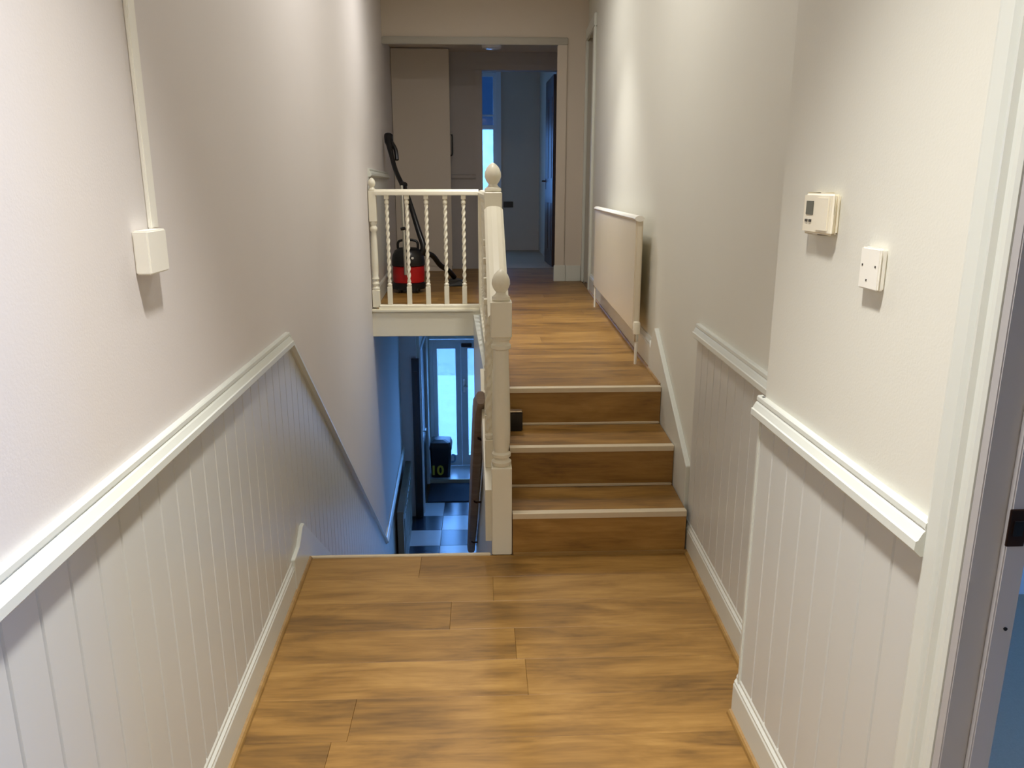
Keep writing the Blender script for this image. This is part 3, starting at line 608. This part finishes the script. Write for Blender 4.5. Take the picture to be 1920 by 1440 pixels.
# ------------------------------------------------------------------ lower hall: front door, bin, side door, cover
d4 = empty('door_4', (-.35, 10.96, LZ + .045), 'white glazed front door, blue daylight behind frosted glass', kind='structure')
Z0, Z1 = LZ + .045, -.56
fr = B().box(-.75, -.70, 10.90, 11.0, Z0, Z1).box(-.03, .02, 10.9, 11.0, Z0, Z1).box(-.70, -.03, 10.90, 11.0, Z1 - .05, Z1).build('frame', 'upvc', d4, bevel=.004)
def leaf(x0, x1, sl, sr):
    l = B().box(x0, x0 + sl, 10.92, 10.98, Z0, Z1 - .05).box(x1 - sr, x1, 10.92, 10.98, Z0, Z1 - .05).box(x0 + sl, x1 - sr, 10.92, 10.98, Z0, Z0 + .16).box(x0 + sl, x1 - sr, 10.92, 10.98, Z1 - .13, Z1 - .05).build('leaf', 'upvc', d4, bevel=.003)
    B().box(x0 + sl, x1 - sr, 10.945, 10.957, Z0 + .16, Z1 - .13).build('pane', 'frost', l)
    return l
leaf(-.70, -.30, .06, .075); l2 = leaf(-.298, -.03, .095, .06)
B().tube([(-.255, 10.92, -1.24), (-.255, 10.88, -1.24), (-.20, 10.875, -1.24)], .009, 8, 3).build('handle', 'chrome', l2, smooth=True)
B().box(-.27, -.24, 10.912, 10.921, -1.34, -1.14).build('handle_plate', 'chrome', l2, bevel=.003)
B().box(-.29, -.14, 10.86, 10.92, -.66, -.61).build('door_closer', 'bronze', d4, bevel=.006)
# dark side door and partition at the left end of the lower hall
pt = B().box(-1.12, -.79, 9.20, 9.28, LZ, .36).build('wall_lower_left', 'wall_l', label='narrow return wall on the left of the lower hall', **ST)
dl = B().box(-.845, -.752, 9.15, 9.195, LZ + .01, LZ + 2.05).build('door_6', 'darkpaint', bevel=.003, label='dark brown door standing open, edge-on, at end of return wall', **ST)
B().box(-.82, -.775, 9.143, 9.15, LZ + .2, LZ + 1.9).build('door_panel', 'brown', dl, bevel=.002)
fS = lambda y: -.755 - .004 * (y - 9.28)
sw = B(); sw.wbox(fS, 9.28, 10.92, -.06, 0, LZ + 2.10, .36); sw.wbox(fS, 9.28, 9.36, -.06, 0, LZ, LZ + 2.1); sw.wbox(fS, 10.3, 10.92, -.06, 0, LZ, LZ + 2.1)
sw.build('wall_lower_left', 'wall', label='wall between the dark return and front door', **ST)
d5 = empty('door_5', (fS(9.8), 9.8, LZ), 'dark door with white frame beside the front door', kind='structure')
for a, b_ in ((9.30, 9.36), (10.3, 10.36)): B().wbox(fS, a, b_, 0, .015, LZ, LZ + 2.16).build('architrave', 'upvc', d5, bevel=.003)
B().wbox(fS, 9.36, 10.3, 0, .015, LZ + 2.10, LZ + 2.16).build('head_architrave', 'upvc', d5, bevel=.003)
lf = B().wbox(fS, 9.36, 10.3, -.05, -.02, LZ, LZ + 2.1).build('leaf', 'black', d5)
B().tube([(fS(9.45) - .02, 9.45, -1.45), (fS(9.45) + .03, 9.45, -1.45), (fS(9.5) + .03, 9.56, -1.45)], .008, 8, 3).build('handle', 'chrome', lf, smooth=True)
# bin
bn = empty('bin', (-.61, 10.56, LZ + .045), 'black bin with yellow number 10 standing in front of front door', 'bin')
zb = LZ + .046
b = B()
def rr(x0, x1, y0, y1, z, c=.03): return [(x0 + c, y0, z), (x1 - c, y0, z), (x1, y0 + c, z), (x1, y1 - c, z), (x1 - c, y1, z), (x0 + c, y1, z), (x0, y1 - c, z), (x0, y0 + c, z)]
b.rings([rr(-.725, -.47, 10.42, 10.70, zb), rr(-.733, -.455, 10.40, 10.72, zb + .20), rr(-.74, -.445, 10.39, 10.73, zb + .42)]).build('body', 'bin', bn)
b = B(); b.rings([rr(-.745, -.435, 10.38, 10.74, zb + .42), rr(-.745, -.435, 10.38, 10.74, zb + .455), rr(-.73, -.455, 10.40, 10.72, zb + .52), rr(-.68, -.53, 10.48, 10.64, zb + .545)]).build('lid', 'bin', bn)
B().tube([(-.437, 10.45, zb + .33), (-.395, 10.45, zb + .32), (-.39, 10.45, zb + .24), (-.445, 10.45, zb + .22)], .014, 8, 4).build('side_handle', 'blue', bn, smooth=True, label='pale blue loop handle')
fc = bpy.data.curves.new('number', 'FONT'); fc.body = '10'; fc.size = .19; fc.extrude = .002; fc.align_x = 'CENTER'; fc.offset = .006
fo = bpy.data.objects.new('tmp', fc); COL.objects.link(fo)
bpy.context.view_layer.update()
me = bpy.data.meshes.new_from_object(fo.evaluated_get(bpy.context.evaluated_depsgraph_get())); bpy.data.objects.remove(fo)
me.transform(Matrix.Rotation(math.radians(90), 4, 'X')); me.materials.clear(); me.materials.append(M['yellow'])
nu = bpy.data.objects.new('number', me); COL.objects.link(nu); nu.parent = bn; nu.location = Vector((-.645, 10.397, zb + .055)) - wloc(bn); nu['label'] = 'yellow painted number 10'
# boarded radiator cover on the left wall of the lower hall
cv = empty('radiator_cover', (-.98, 8.1, LZ), 'olive-brown radiator cover against left wall of the lower hall', 'radiator cover')
B().wbox(fL, 7.5, 9.0, .036, .10, LZ + .0, -1.72).build('box', 'coverw', cv, bevel=.006)
B().wbox(fL, 7.47, 9.03, .036, .108, -1.72, -1.695).build('top_shelf', 'coverw', cv, bevel=.006)
for k in range(7):
    y_ = 7.62 + k * .19
    B().wbox(fL, y_, y_ + .15, .10, .106, LZ + .12, -1.83).build('slat', 'coverw', cv, bevel=.003, segs=1)
